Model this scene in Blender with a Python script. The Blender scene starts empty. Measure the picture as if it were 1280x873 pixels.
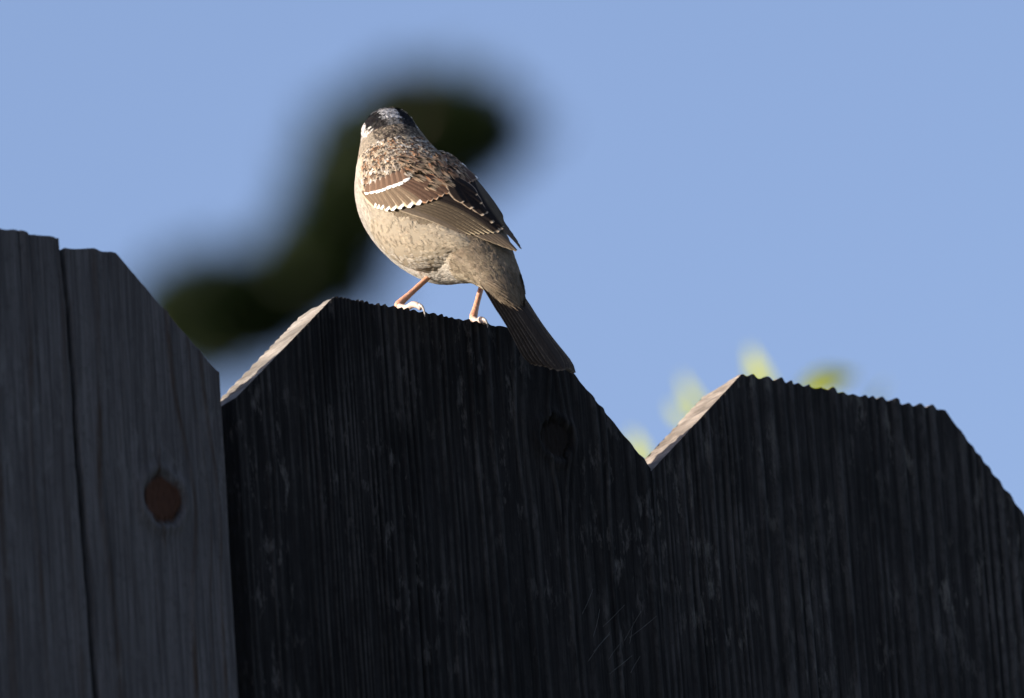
import bpy, bmesh, math, random
import numpy as np
from mathutils import Vector, Matrix
from mathutils.bvhtree import BVHTree

rng = np.random.default_rng(11)
random.seed(11)
sc = bpy.context.scene
col = sc.collection

# ------------------------------------------------------------------ camera
PW, PH = 1280.0, 873.0
TH, EL, RO = math.radians(36), math.radians(20), math.radians(4)
SCALE, DIST = 3520.0, 4.0            # photo pixels per metre at the fence, metres to the fence
FPX = SCALE * DIST
TOPZ = 1.85                          # top of the fence
hv = np.array([math.sin(TH), math.cos(TH), 0.0]); zv = np.array([0, 0, 1.0])
cf = math.cos(EL) * hv + math.sin(EL) * zv
cr = np.cross(cf, zv); cr /= np.linalg.norm(cr)
cu = np.cross(cr, cf)
cr, cu = math.cos(RO) * cr - math.sin(RO) * cu, math.sin(RO) * cr + math.cos(RO) * cu


def raydir(px, py):
    return cf + cr * ((px - PW / 2) / FPX) - cu * ((py - PH / 2) / FPX)


_v = raydir(540, 395)
CAM = np.array([0, 0, TOPZ]) - _v / np.linalg.norm(_v) * DIST


def hit(px, py, y=0.0):
    v = raydir(px, py)
    return CAM + v * ((y - CAM[1]) / v[1])


def at(px, py, depth):
    return CAM + raydir(px, py) * depth


BIRD_D = float(np.dot(hit(545, 392, 0.009) - CAM, cf))


def P3(p):
    """bird sketch space (photo px right, photo px down, px towards viewer) to the world"""
    return CAM + raydir(p[0], p[1]) * (BIRD_D - p[2] / SCALE)


def depth_of(px, py, y):
    return (BIRD_D - float(np.dot(hit(px, py, y) - CAM, cf))) * SCALE


camd = bpy.data.cameras.new("camera")
camd.sensor_width = 36.0
camd.lens = 36.0 * FPX / PW
camd.clip_start = 0.05
camd.clip_end = 5000
camd.dof.use_dof = True
camd.dof.focus_distance = BIRD_D - 0.003
camd.dof.aperture_fstop = camd.lens / 1000 / 0.034
cam = bpy.data.objects.new("camera", camd)
col.objects.link(cam)
M = Matrix.Identity(4)
for i in range(3):
    M[i][0], M[i][1], M[i][2], M[i][3] = cr[i], cu[i], -cf[i], CAM[i]
cam.matrix_world = M
sc.camera = cam

# ------------------------------------------------------------------ sky and sun
SUN_EL, SUN_BACK = math.radians(12), math.radians(20)
sdir = np.array([-math.cos(SUN_BACK) * math.cos(SUN_EL), math.sin(SUN_BACK) * math.cos(SUN_EL), math.sin(SUN_EL)])
world = bpy.data.worlds.new("World")
sc.world = world
world.use_nodes = True
nt = world.node_tree
nt.nodes.clear()
sky = nt.nodes.new("ShaderNodeTexSky")
sky.sky_type = 'NISHITA'
sky.sun_disc = False
sky.sun_elevation = SUN_EL
sky.sun_rotation = math.atan2(sdir[0], sdir[1])
sky.altitude = 0
sky.air_density = 1.0
sky.dust_density = 0.6
sky.ozone_density = 2.2
bg = nt.nodes.new("ShaderNodeBackground")
bg.inputs['Strength'].default_value = 0.12
wo = nt.nodes.new("ShaderNodeOutputWorld")
wb = nt.nodes.new("ShaderNodeMix")           # camera white balance, same for the whole sky
wb.data_type = 'RGBA'; wb.blend_type = 'MULTIPLY'
wb.inputs[0].default_value = 1.0
wb.inputs[7].default_value = (1.19, 1.0, 1.07, 1)
nt.links.new(sky.outputs[0], wb.inputs[6])
nt.links.new(wb.outputs[2], bg.inputs[0])
nt.links.new(bg.outputs[0], wo.inputs[0])

sl = bpy.data.lights.new("sun", 'SUN')
sl.energy = 5.0
sl.angle = math.radians(0.5)
sl.color = (1.0, 0.91, 0.79)
so = bpy.data.objects.new("sun", sl)
col.objects.link(so)
so.rotation_euler = Vector((-sdir[0], -sdir[1], -sdir[2])).to_track_quat('-Z', 'Y').to_euler()
so.location = (-6, 2, 6)

sc.view_settings.view_transform = 'Standard'
sc.view_settings.look = 'None'
sc.view_settings.gamma = 1
sc.view_settings.exposure = 1.06
sc.view_settings.use_curve_mapping = False
sc.render.engine = 'CYCLES'
sc.cycles.use_denoising = True
sc.cycles.max_bounces = 8
sc.cycles.transparent_max_bounces = 8


# ------------------------------------------------------------------ helpers
def link(o, parent=None):
    col.objects.link(o)
    if parent is not None:
        o.parent = parent
    return o


def empty(name, loc=(0, 0, 0)):
    o = bpy.data.objects.new(name, None)
    o.empty_display_size = 0.05
    o.location = loc
    return link(o)


def mesh_obj(name, verts, faces, mat, parent=None, smooth=True, attrs=None, origin=None):
    me = bpy.data.meshes.new(name)
    verts = np.asarray(verts, dtype=float)
    me.from_pydata(verts.tolist() if len(verts) < 200 else [tuple(v) for v in verts], [], faces)
    if smooth:
        me.polygons.foreach_set("use_smooth", [True] * len(me.polygons))
    for k, (dom, typ, data) in (attrs or {}).items():
        if typ == 'UV':
            uv = me.uv_layers.new(name=k)
            li = np.empty(len(me.loops), dtype=np.int32)
            me.loops.foreach_get("vertex_index", li)
            uv.data.foreach_set("uv", np.asarray(data, dtype=np.float32)[li].ravel())
        else:
            a = me.attributes.new(k, typ, dom)
            if typ == 'FLOAT_COLOR':
                a.data.foreach_set("color", np.asarray(data, dtype=np.float32).ravel())
            else:
                a.data.foreach_set("value", np.asarray(data, dtype=np.float32).ravel())
    me.update()
    if mat is not None:
        me.materials.append(mat)
    o = bpy.data.objects.new(name, me)
    link(o, parent)
    if parent is not None and parent.type == 'EMPTY':
        o.matrix_parent_inverse = Matrix.Translation(-Vector(parent.location))
    return o


def hash2(ix, iy, seed):
    h = (ix.astype(np.int64) * 374761393 + iy.astype(np.int64) * 668265263 + seed * 974634533) & 0x7fffffff
    h = ((h ^ (h >> 13)) * 1274126177) & 0x7fffffff
    return ((h ^ (h >> 16)) & 0xffff) / 65535.0


def noise2(x, y, seed=0):
    x = np.asarray(x, float); y = np.asarray(y, float)
    ix, iy = np.floor(x), np.floor(y)
    fx, fy = x - ix, y - iy
    fx = fx * fx * (3 - 2 * fx); fy = fy * fy * (3 - 2 * fy)
    a = hash2(ix, iy, seed); b = hash2(ix + 1, iy, seed); c = hash2(ix, iy + 1, seed); d = hash2(ix + 1, iy + 1, seed)
    return (a * (1 - fx) + b * fx) * (1 - fy) + (c * (1 - fx) + d * fx) * fy


def fbm(x, y, seed=0, oct=3):
    s, a = 0, 0.5
    for i in range(oct):
        s = s + a * noise2(x * 2 ** i, y * 2 ** i, seed + i * 17)
        a *= 0.5
    return s / (1 - 0.5 ** oct)


class NT:
    def __init__(self, name):
        self.m = bpy.data.materials.new(name)
        self.m.use_nodes = True
        self.t = self.m.node_tree
        self.t.nodes.clear()
        self.out = self.t.nodes.new("ShaderNodeOutputMaterial")

    def n(self, typ, **kw):
        nd = self.t.nodes.new(typ)
        for k, v in kw.items():
            if k.startswith('_'):
                setattr(nd, k[1:], v)
        return nd

    def l(self, a, b):
        self.t.links.new(a, b)

    def set(self, sock, v):
        if hasattr(v, 'is_linked') or hasattr(v, 'links'):
            self.l(v, sock)
        else:
            sock.default_value = v

    def math(self, op, a, b=0.0, clamp=False):
        nd = self.t.nodes.new("ShaderNodeMath"); nd.operation = op; nd.use_clamp = clamp
        self.set(nd.inputs[0], a); self.set(nd.inputs[1], b)
        return nd.outputs[0]

    def mix(self, f, a, b, mode='MIX'):
        nd = self.t.nodes.new("ShaderNodeMix"); nd.data_type = 'RGBA'; nd.blend_type = mode
        self.set(nd.inputs[0], f)
        for s, v in ((nd.inputs[6], a), (nd.inputs[7], b)):
            self.set(s, tuple(v) + (1,) if isinstance(v, tuple) and len(v) == 3 else v)
        return nd.outputs[2]

    def attr(self, name):
        nd = self.t.nodes.new("ShaderNodeAttribute"); nd.attribute_name = name
        return nd

    def noise(self, vec, scale, detail=3, rough=0.6):
        nd = self.t.nodes.new("ShaderNodeTexNoise")
        nd.inputs['Scale'].default_value = scale; nd.inputs['Detail'].default_value = detail
        nd.inputs['Roughness'].default_value = rough
        if vec is not None:
            self.l(vec, nd.inputs['Vector'])
        return nd.outputs['Fac']

    def mapping(self, vec, scale=(1, 1, 1), rot=(0, 0, 0)):
        nd = self.t.nodes.new("ShaderNodeMapping")
        nd.inputs['Scale'].default_value = scale; nd.inputs['Rotation'].default_value = rot
        self.l(vec, nd.inputs['Vector'])
        return nd.outputs[0]

    def range(self, v, a, b, c=0.0, d=1.0):
        nd = self.t.nodes.new("ShaderNodeMapRange"); nd.clamp = True
        self.set(nd.inputs[0], v)
        for i, x in enumerate((a, b, c, d)):
            nd.inputs[i + 1].default_value = x
        return nd.outputs[0]

    def principled(self, colour, rough=0.8, normal=None, spec=0.3):
        nd = self.t.nodes.new("ShaderNodeBsdfPrincipled")
        self.set(nd.inputs['Base Color'], tuple(colour) + (1,) if isinstance(colour, tuple) and len(colour) == 3 else colour)
        self.set(nd.inputs['Roughness'], rough)
        nd.inputs['Specular IOR Level'].default_value = spec
        if normal is not None:
            self.l(normal, nd.inputs['Normal'])
        return nd

    def bump(self, h, strength, dist):
        nd = self.t.nodes.new("ShaderNodeBump")
        nd.inputs['Strength'].default_value = strength; nd.inputs['Distance'].default_value = dist
        self.l(h, nd.inputs['Height'])
        return nd.outputs[0]

    def done(self, shader):
        self.l(shader, self.out.inputs[0])
        return self.m


# ------------------------------------------------------------------ materials
def wood_mat(name, pale, dark, line, cut_a, cut_b, fleck, mott=0.5, knotc=((0.020, 0.008, 0.005), (0.075, 0.034, 0.020))):
    m = NT(name)
    co = m.n("ShaderNodeTexCoord").outputs['Object']
    streak = m.noise(m.mapping(co, (900, 300, 22)), 1.0, 4, 0.65)
    fine = m.noise(m.mapping(co, (2600, 1200, 120)), 1.0, 3, 0.6)
    patch = m.noise(m.mapping(co, (34, 34, 13)), 1.0, 5, 0.68)
    ring = m.attr("ring").outputs['Fac']
    c = m.mix(m.range(streak, 0.34, 0.66), dark, pale)
    wear = m.noise(m.mapping(co, (160, 60, 38)), 1.0, 5, 0.72)
    spots = m.noise(m.mapping(co, (420, 200, 260)), 1.0, 4, 0.7)
    rg = m.math('MULTIPLY', m.range(ring, 0.10, 0.6), m.range(wear, 0.38, 0.62, 0.12, 1.0))
    c = m.mix(m.math('MULTIPLY', rg, 0.9), c, line)
    c = m.mix(m.range(spots, 0.52, 0.70, 0.0, 0.55), c, dark)
    c = m.mix(m.range(patch, 0.40, 0.66, 0.0, mott), c, dark)
    # pale lichen and silvered fibre flecks
    fl = m.noise(m.mapping(co, (240, 240, 70)), 1.0, 5, 0.7)
    gate = m.noise(m.mapping(co, (30, 30, 16)), 1.0, 2, 0.5)
    f2 = m.math('MULTIPLY', m.range(fl, 0.55, 0.68), m.range(gate, 0.42, 0.60))
    c = m.mix(m.math('MULTIPLY', f2, 0.8), c, fleck)
    c = m.mix(m.range(fine, 0.3, 0.7, 0.0, 0.25), c, dark)
    # knot
    kn = m.attr("knot").outputs['Fac']
    kc = m.mix(m.noise(m.mapping(co, (900, 300, 500)), 1.0, 3), knotc[0], knotc[1])
    c = m.mix(kn, c, kc)
    # sawn dog-ear and top
    ctex = m.noise(m.mapping(co, (420, 50, 420)), 1.0, 6, 0.75)
    ctex2 = m.noise(m.mapping(co, (120, 30, 120)), 1.0, 3, 0.6)
    cc = m.mix(m.range(ctex, 0.3, 0.7), cut_a, cut_b)
    cc = m.mix(m.range(ctex2, 0.45, 0.7, 0, 0.6), cc, tuple(x * 0.45 for x in cut_a))
    cut = m.attr("cut").outputs['Fac']
    c = m.mix(cut, c, cc)
    streak = m.math('ADD', streak, m.math('MULTIPLY', spots, 0.7))
    hgt = m.math('ADD', m.math('MULTIPLY', streak, 0.6), m.math('ADD', m.math('MULTIPLY', fine, 0.5), m.math('MULTIPLY', ctex, m.math('MULTIPLY', cut, 2.0))))
    b = m.bump(hgt, 0.8, 0.0006)
    p = m.principled(c, 0.9, b, 0.15)
    return m.done(p.outputs[0])


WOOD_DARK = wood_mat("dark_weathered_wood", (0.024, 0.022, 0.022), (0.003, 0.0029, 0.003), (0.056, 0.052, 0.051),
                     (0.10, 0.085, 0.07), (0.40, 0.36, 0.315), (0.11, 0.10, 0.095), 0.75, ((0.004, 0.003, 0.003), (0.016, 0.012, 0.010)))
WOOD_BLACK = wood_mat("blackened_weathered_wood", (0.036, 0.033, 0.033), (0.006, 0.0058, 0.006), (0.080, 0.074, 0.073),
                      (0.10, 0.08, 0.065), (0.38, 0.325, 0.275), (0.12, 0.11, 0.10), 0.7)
WOOD_GREY = wood_mat("silver_grey_wood", (0.115, 0.108, 0.110), (0.042, 0.039, 0.040), (0.036, 0.021, 0.012),
                     (0.30, 0.25, 0.20), (0.50, 0.43, 0.36), (0.12, 0.115, 0.115), 0.35)


def soft_feather_mat():
    m = NT("contour_plumage")
    c = m.attr("tint").outputs['Color']
    co = m.n("ShaderNodeTexCoord").outputs['Object']
    n = m.noise(co, 2600.0, 2, 0.6)
    c = m.mix(m.range(n, 0.3, 0.7, 0, 0.25), c, m.mix(1.0, c, (0.55, 0.52, 0.50), 'MULTIPLY'))
    p = m.principled(c, 0.85, None, 0.06)
    tr = m.n("ShaderNodeBsdfTranslucent")
    m.l(c, tr.inputs[0])
    mx = m.n("ShaderNodeMixShader"); mx.inputs[0].default_value = 0.15
    m.l(p.outputs[0], mx.inputs[1]); m.l(tr.outputs[0], mx.inputs[2])
    return m.done(mx.outputs[0])


PLUME = soft_feather_mat()


def vane_mat(name, centre, edge, tip, edge_in=0.62, tip_in=0.985, outer_only=False):
    """flight feather: dark vane, pale fringe (u is -1..1 across, v 0..1 to the tip)"""
    m = NT(name)
    uv = m.n("ShaderNodeUVMap"); uv.uv_map = "UVMap"
    sep = m.n("ShaderNodeSeparateXYZ"); m.l(uv.outputs[0], sep.inputs[0])
    u0, v = sep.outputs[0], sep.outputs[1]
    u = m.math('MULTIPLY', m.math('SUBTRACT', u0, 0.5), 2.0)
    au = m.math('ABSOLUTE', u)
    side = m.math('MULTIPLY', u, -1.0) if outer_only else au
    co = m.n("ShaderNodeTexCoord").outputs['Object']
    wob = m.math('MULTIPLY', m.math('SUBTRACT', m.noise(co, 700.0, 3), 0.5), 0.30)
    e = m.range(m.math('ADD', side, wob), edge_in, min(edge_in + 0.22, 1.05))
    # barbs: fine oblique lines
    comb = m.n("ShaderNodeCombineXYZ")
    m.l(m.math('SUBTRACT', m.math('MULTIPLY', v, 60.0), m.math('MULTIPLY', au, 9.0)), comb.inputs[0])
    m.l(u, comb.inputs[1])
    barb = m.noise(comb.outputs[0], 1.0, 3, 0.7)
    c = m.mix(m.range(barb, 0.3, 0.7), centre, tuple(x * 1.7 for x in centre))
    c = m.mix(e, c, edge)
    tp = m.range(m.math('ADD', v, m.math('MULTIPLY', wob, 0.12)), tip_in, min(tip_in + 0.05, 1.0))
    c = m.mix(tp, c, tip)
    shaft = m.range(au, 0.03, 0.09, 1.0, 0.0)
    c = m.mix(m.math('MULTIPLY', shaft, 0.5), c, tuple(x * 0.5 for x in centre))
    p = m.principled(c, 0.7, m.bump(barb, 0.4, 0.0002), 0.06)
    return m.done(p.outputs[0])


BUFF = (0.40, 0.32, 0.22)
V_MEDIAN = vane_mat("median_covert", (0.10, 0.062, 0.042), (0.34, 0.24, 0.17), (0.86, 0.83, 0.78), 0.78, 0.77)
V_GREATER = vane_mat("greater_covert", (0.11, 0.078, 0.052), (0.46, 0.37, 0.26), (0.86, 0.83, 0.78), 0.5, 0.88)
V_RUSTY = vane_mat("inner_covert", (0.06, 0.035, 0.024), (0.34, 0.19, 0.11), (0.50, 0.38, 0.28), 0.5, 0.97)
V_SECOND = vane_mat("secondary_feather", (0.05, 0.038, 0.026), (0.46, 0.38, 0.26), (0.30, 0.25, 0.18), 0.45, 0.99, True)
V_PRIM = vane_mat("primary_feather", (0.06, 0.047, 0.036), (0.27, 0.22, 0.16), (0.20, 0.16, 0.12), 0.72, 0.99, True)
V_TERT = vane_mat("tertial_feather", (0.012, 0.009, 0.008), (0.46, 0.34, 0.24), (0.5, 0.40, 0.30), 0.78, 0.96)
V_TAIL = vane_mat("tail_feather", (0.026, 0.020, 0.016), (0.13, 0.10, 0.07), (0.14, 0.11, 0.08), 0.86, 0.985)


def leg_mat():
    m = NT("leg_skin")
    co = m.n("ShaderNodeTexCoord").outputs['Object']
    n = m.noise(co, 900.0, 4)
    c = m.mix(m.range(n, 0.3, 0.7), (0.42, 0.19, 0.12), (0.62, 0.34, 0.22))
    p = m.principled(c, 0.5, m.bump(n, 0.5, 0.0003), 0.4)
    p.inputs['Subsurface Weight'].default_value = 0.15
    p.inputs['Subsurface Radius'].default_value = (0.002, 0.0007, 0.0004)
    return m.done(p.outputs[0])


LEG = leg_mat()


def plain(name, a, b, scale, rough=0.6, spec=0.4):
    m = NT(name)
    co = m.n("ShaderNodeTexCoord").outputs['Object']
    n = m.noise(co, scale, 4)
    p = m.principled(m.mix(m.range(n, 0.3, 0.7), a, b), rough, m.bump(n, 0.3, 0.1 / scale), spec)
    return m.done(p.outputs[0])


TOE = plain("toe_skin", (0.42, 0.30, 0.24), (0.58, 0.46, 0.40), 900, 0.5)
CLAW = plain("claw_horn", (0.30, 0.26, 0.23), (0.55, 0.50, 0.46), 1200, 0.3, 0.6)
BEAK = plain("beak_horn", (0.45, 0.24, 0.10), (0.55, 0.32, 0.14), 800, 0.35, 0.5)
EYE = plain("dark_eye", (0.012, 0.008, 0.006), (0.02, 0.012, 0.008), 800, 0.08, 0.7)
BARK = plain("bark", (0.05, 0.038, 0.028), (0.11, 0.09, 0.07), 14, 0.9, 0.2)
FIBRE = plain("pale_fibre", (0.10, 0.10, 0.10), (0.2, 0.2, 0.2), 300, 0.7, 0.2)
POSTWOOD = plain("post_wood", (0.07, 0.065, 0.06), (0.14, 0.13, 0.12), 30, 0.9, 0.2)


def leaf_mat(name, a, b, trans):
    m = NT(name)
    t = m.attr("tint").outputs['Fac']
    c = m.mix(t, a, b)
    p = m.principled(c, 0.55, None, 0.3)
    tr = m.n("ShaderNodeBsdfTranslucent")
    m.l(c, tr.inputs[0])
    mx = m.n("ShaderNodeMixShader"); mx.inputs[0].default_value = trans
    m.l(p.outputs[0], mx.inputs[1]); m.l(tr.outputs[0], mx.inputs[2])
    return m.done(mx.outputs[0])


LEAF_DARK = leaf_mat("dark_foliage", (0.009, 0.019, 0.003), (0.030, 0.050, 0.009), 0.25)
LEAF_LIME = leaf_mat("lime_leaf", (0.42, 0.46, 0.015), (0.62, 0.60, 0.02), 0.5)


def ground_mat():
    m = NT("lawn")
    co = m.n("ShaderNodeTexCoord").outputs['Object']
    n1 = m.noise(co, 0.6, 5); n2 = m.noise(co, 30.0, 5)
    c = m.mix(m.range(n1, 0.35, 0.65), (0.030, 0.045, 0.014), (0.060, 0.062, 0.026))
    c = m.mix(m.range(n2, 0.3, 0.7, 0, 0.6), c, (0.022, 0.026, 0.012))
    p = m.principled(c, 0.95, m.bump(n2, 0.7, 0.02), 0.1)
    return m.done(p.outputs[0])


# ------------------------------------------------------------------ ground
gv, gf = [], []
G = 24
ext = np.sign(np.linspace(-1, 1, G + 1)) * np.abs(np.linspace(-1, 1, G + 1)) ** 3 * 2500
for j in range(G + 1):
    for i in range(G + 1):
        gv.append((ext[i], ext[j], 0.0))
for j in range(G):
    for i in range(G):
        a = j * (G + 1) + i
        gf.append((a, a + 1, a + G + 2, a + G + 1))
g = mesh_obj("ground", gv, gf, ground_mat())
g["kind"] = "structure"
g["label"] = "dark lawn on both sides of the board fence"

# ------------------------------------------------------------------ fence
fence = empty("board_fence", (0, 0.01, 0))
fence["label"] = "weathered wooden fence of dog-eared vertical boards in shade"
fence["category"] = "fence"
THK = 0.0215


def phase_of(x, x0, periods):
    """cumulative grain phase with a period (m) that changes across the board"""
    xs = np.linspace(x0 - 0.02, x0 + 0.22, 2400)
    px = np.interp(xs, [x0 + p[0] for p in periods], [p[1] for p in periods])
    px = px * np.exp(1.1 * (noise2(xs * 170, xs * 0, int(abs(x0) * 9000)) - 0.5) + 0.5 * (noise2(xs * 30, xs * 0, 7 + int(abs(x0) * 900)) - 0.5))
    ph = np.concatenate([[0], np.cumsum((xs[1:] - xs[:-1]) / px[1:])])
    return np.interp(x, xs, ph)


def make_board(xl, xr, top, cutl, cutr, mat, periods, amp, seed, lean=0.0, nx=400, nz=110, sharp=1.6,
               knots=(), crack=None, toplift=None, y0=0.0, wav=0.0011, rag=0.0007, lines=False, name="board"):
    z0, zf = 0.03, top - 0.21
    xs = np.linspace(xl, xr, nx)
    xs = np.unique(np.concatenate([xs, [xl + cutl[0], xr - cutr[0]]]))
    nx = len(xs)
    ph0 = phase_of(xs, xl, periods)
    flat = np.clip((xs - xl - cutl[0]) / 0.003 + 0.2, 0.2, 1) * np.clip((xr - cutr[0] - xs) / 0.003 + 0.2, 0.2, 1)
    ra0 = 0.35 + 0.9 * hash2(np.floor(ph0 + 0.5), np.floor(ph0) * 0, seed + 1)
    h = top + flat * (rag * (fbm(xs * 260, xs * 0, seed + 3, 2) - 0.5) + rag * 1.2 * ra0 * (0.5 + 0.5 * np.cos(2 * np.pi * ph0)))
    if toplift is not None:
        h = h + toplift(xs)
    h = h - cutl[1] * np.clip((xl + cutl[0] - xs) / cutl[0], 0, 1)
    h = h - cutr[1] * np.clip((xs - xr + cutr[0]) / cutr[0], 0, 1)
    low = np.linspace(0, 1, 9)[:-1]
    Z = np.concatenate([z0 + low[:, None] * (zf - z0) * np.ones(nx)[None],
                        zf + np.linspace(0, 1, nz)[:, None] ** 0.9 * (h - zf)[None]], 0)
    X = np.repeat(xs[None], Z.shape[0], 0)
    nr = Z.shape[0]
    # grain coordinate with wander and knots
    XW = X + wav * 2 * (fbm(X * 9, Z * 9, seed + 5, 2) - 0.5) + 0.0007 * (fbm(X * 60, Z * 22, seed + 8, 2) - .5)
    kn = np.zeros_like(X); dip = np.zeros_like(X)
    for (kx, kz, rx, rz, spread) in knots:
        dx, dz = X - kx, Z - kz
        an_ = np.arctan2(dz, dx)
        q = np.sqrt((dx / rx) ** 2 + (dz / rz) ** 2) * (1 + 0.16 * (fbm(np.cos(an_) * 2 + 9, np.sin(an_) * 2 + 9, seed + 70, 3) - 0.5) * 2)
        push = np.exp(-(dz / (rz * 3.4)) ** 2) * spread
        XW = XW - np.sign(dx) * rx * push * np.exp(-np.abs(dx) / (rx * 2.6)) * np.where(q > 1, 1, q)
        kn = np.maximum(kn, np.clip((1.06 - q) / 0.12, 0, 1))
        dip += 0.0034 * np.clip(0.1 + 1.6 * (noise2(np.cos(an_) * 1.6 + 5, np.sin(an_) * 1.6 + 5, seed + 71) - 0.3), 0, 1) * np.exp(-((q - 1.03) / 0.07) ** 2) - 0.0012 * np.exp(-((q - 1.3) / 0.25) ** 2) + 0.0004 * np.clip((1 - q) / .2, 0, 1) + 0.00035 * np.clip(1 - q, 0, 1) * np.cos(q * 18)
    ph = phase_of(XW, xl, periods)
    ringid = np.floor(ph + 0.5)
    wv = 0.5 + 0.5 * np.cos(2 * np.pi * ph)
    ringamp = (0.12 + 1.15 * hash2(ringid, ringid * 0, seed + 1)) * (0.55 + 0.9 * noise2(X * 260, Z * 26, seed + 12))
    if lines:
        ridge = np.clip(np.cos(2 * np.pi * ph), 0, 1) ** 3.2
    else:
        ridge = wv ** sharp
    Y = -amp * ridge * ringamp * (1 - kn) - 0.25 * amp * noise2(X * 1400, Z * 160, seed + 2)
    Y += 0.0007 * (fbm(X * 22, Z * 14, seed + 21, 2) - 0.5)
    Y += dip
    if crack is not None:
        cx = crack[0] + crack[1] * (top - Z) + 0.0007 * (fbm(Z * 40, Z * 0, seed + 30, 3) - 0.5) * 2
        cw = crack[2] * (0.75 + 0.5 * noise2(Z * 60, Z * 0, seed + 31))
        Y += 0.012 * np.exp(-((X - cx) / cw) ** 4)
    # weathered checks
    chk = noise2(X * 900, Z * 7, seed + 40)
    Y += 0.0009 * np.clip((chk - 0.9) / 0.1, 0, 1)
    X = X + lean * (top - Z)
    verts = [np.stack([X.ravel(), (Y + y0).ravel(), Z.ravel()], 1)]
    ring = [(ridge * np.clip(ringamp, 0, 1)).ravel()]; knot = [kn.ravel()]; cut = [np.zeros(X.size)]
    idx = np.arange(nr * nx).reshape(nr, nx)
    faces = np.stack([idx[:-1, :-1], idx[:-1, 1:], idx[1:, 1:], idx[1:, :-1]], -1).reshape(-1, 4).tolist()
    base = nr * nx
    # sawn top strip, front edge to back edge
    NT_ = 12
    xt, zt = X[-1], h
    ft = np.linspace(0, 1, NT_)[:, None]
    yt = Y[-1][None] * (1 - ft) + (THK + 0.0006 * noise2(xs * 300, xs * 0, seed + 50)[None]) * ft
    tex = 0.0015 * (fbm(xs[None] * 900 + ft * 3, ft * 4 + 0 * xs[None], seed + 51, 3) - 0.5) * np.sin(np.pi * np.clip(ft, 0, 1)) ** 0.3
    backscal = -0.0008 * (0.5 + .5 * np.cos(2 * np.pi * ph0 + 1.0))[None] * ft
    ZT = zt[None] + tex * 1.6 + backscal
    XT = np.repeat(xt[None], NT_, 0)
    verts.append(np.stack([XT.ravel(), (yt + y0).ravel(), ZT.ravel()], 1))
    ring.append(np.repeat((wv[-1] * 0.3)[None], NT_, 0).ravel()); knot.append(np.zeros(XT.size))
    cutmask = np.repeat(np.ones(nx)[None], NT_, 0)
    cut.append(cutmask.ravel())
    ti = base + np.arange(NT_ * nx).reshape(NT_, nx)
    faces += np.stack([ti[:-1, :-1], ti[:-1, 1:], ti[1:, 1:], ti[1:, :-1]], -1).reshape(-1, 4).tolist()
    base += NT_ * nx
    # back and sides (coarse in depth)
    for edge in (0, nx - 1):
        ee = []
        ns = 5
        for k in range(ns):
            f = k / (ns - 1)
            yy = Y[:, edge] * (1 - f) + THK * f
            xx = X[:, edge] + (0.0005 * (noise2(Z[:, edge] * 300, Z[:, edge] * 0 + k, seed + 60) - .5) if 0 < k < ns - 1 else 0)
            ee.append(np.stack([xx, yy + y0, Z[:, edge]], 1))
        ee = np.stack(ee)
        verts.append(ee.reshape(-1, 3))
        ring.append(np.zeros(ns * nr)); knot.append(np.zeros(ns * nr)); cut.append(np.zeros(ns * nr))
        si = base + np.arange(ns * nr).reshape(ns, nr)
        q = np.stack([si[:-1, :-1], si[:-1, 1:], si[1:, 1:], si[1:, :-1]], -1).reshape(-1, 4)
        if edge:
            q = q[:, ::-1]
        faces += q.tolist()
        base += ns * nr
    bi = np.concatenate([np.arange(0, nx - 1, 8), [nx - 1]])
    lo = np.stack([X[0, bi], np.full(len(bi), THK + y0), np.full(len(bi), z0)], 1)
    hi = np.stack([xt[bi], np.full(len(bi), THK + y0), ZT[-1, bi]], 1)
    verts += [lo, hi]
    nb = len(bi)
    ring.append(np.zeros(2 * nb)); knot.append(np.zeros(2 * nb)); cut.append(np.zeros(2 * nb))
    for k in range(nb - 1):
        faces.append((base + k + 1, base + k, base + nb + k, base + nb + k + 1))
    V = np.concatenate(verts)
    o = mesh_obj(name, V, faces, mat, fence, True,
                 {"ring": ('POINT', 'FLOAT', np.concatenate(ring)), "knot": ('POINT', 'FLOAT', np.concatenate(knot)),
                  "cut": ('POINT', 'FLOAT', np.concatenate(cut))})
    return o


k_l = hit(205, 627); k_m = hit(694, 548)
c_t = hit(75, 312); c_b = hit(117, 850)
cslope = (c_b[0] - c_t[0]) / (c_t[2] - c_b[2])
pm = [(0, .0024), (.05, .0026), (.075, .0034), (.11, .0052), (.15, .0050), (.178, .0042)]
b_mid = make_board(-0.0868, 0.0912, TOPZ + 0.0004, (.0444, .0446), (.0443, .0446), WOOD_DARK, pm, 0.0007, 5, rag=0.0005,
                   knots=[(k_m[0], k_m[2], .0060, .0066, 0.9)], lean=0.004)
b_mid["label"] = "blackened ridged board with a dark knot, the sparrow on its top"
pr = [(0, .0022), (.035, .0028), (.05, .0050), (.09, .0060), (.14, .0062), (.178, .0050)]
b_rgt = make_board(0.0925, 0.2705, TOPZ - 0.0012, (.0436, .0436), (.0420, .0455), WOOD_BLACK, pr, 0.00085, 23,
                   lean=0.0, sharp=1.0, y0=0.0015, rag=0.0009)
b_rgt["label"] = "deeply corrugated dark board with no knot"
pl = [(0, .016), (.06, .018), (.11, .017), (.135, .013), (.15, .008), (.178, .0048)]
b_lft = make_board(-0.2728, -0.0945, TOPZ + 0.0005, (.043, .043), (.0402, .0385), WOOD_GREY, pl, 0.00055, 41,
                   lean=0.006, knots=[(k_l[0] - 0.002, k_l[2], .0074, .0080, 1.5)], wav=0.0055, lines=True,
                   crack=(c_t[0], cslope - 0.006, .00085), y0=-0.0015, rag=0.0007,
                   toplift=lambda x: 0.0030 * (x < c_t[0]) + 0.0015 * np.clip((x - c_t[0]) / 0.025, 0, 1))
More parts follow.
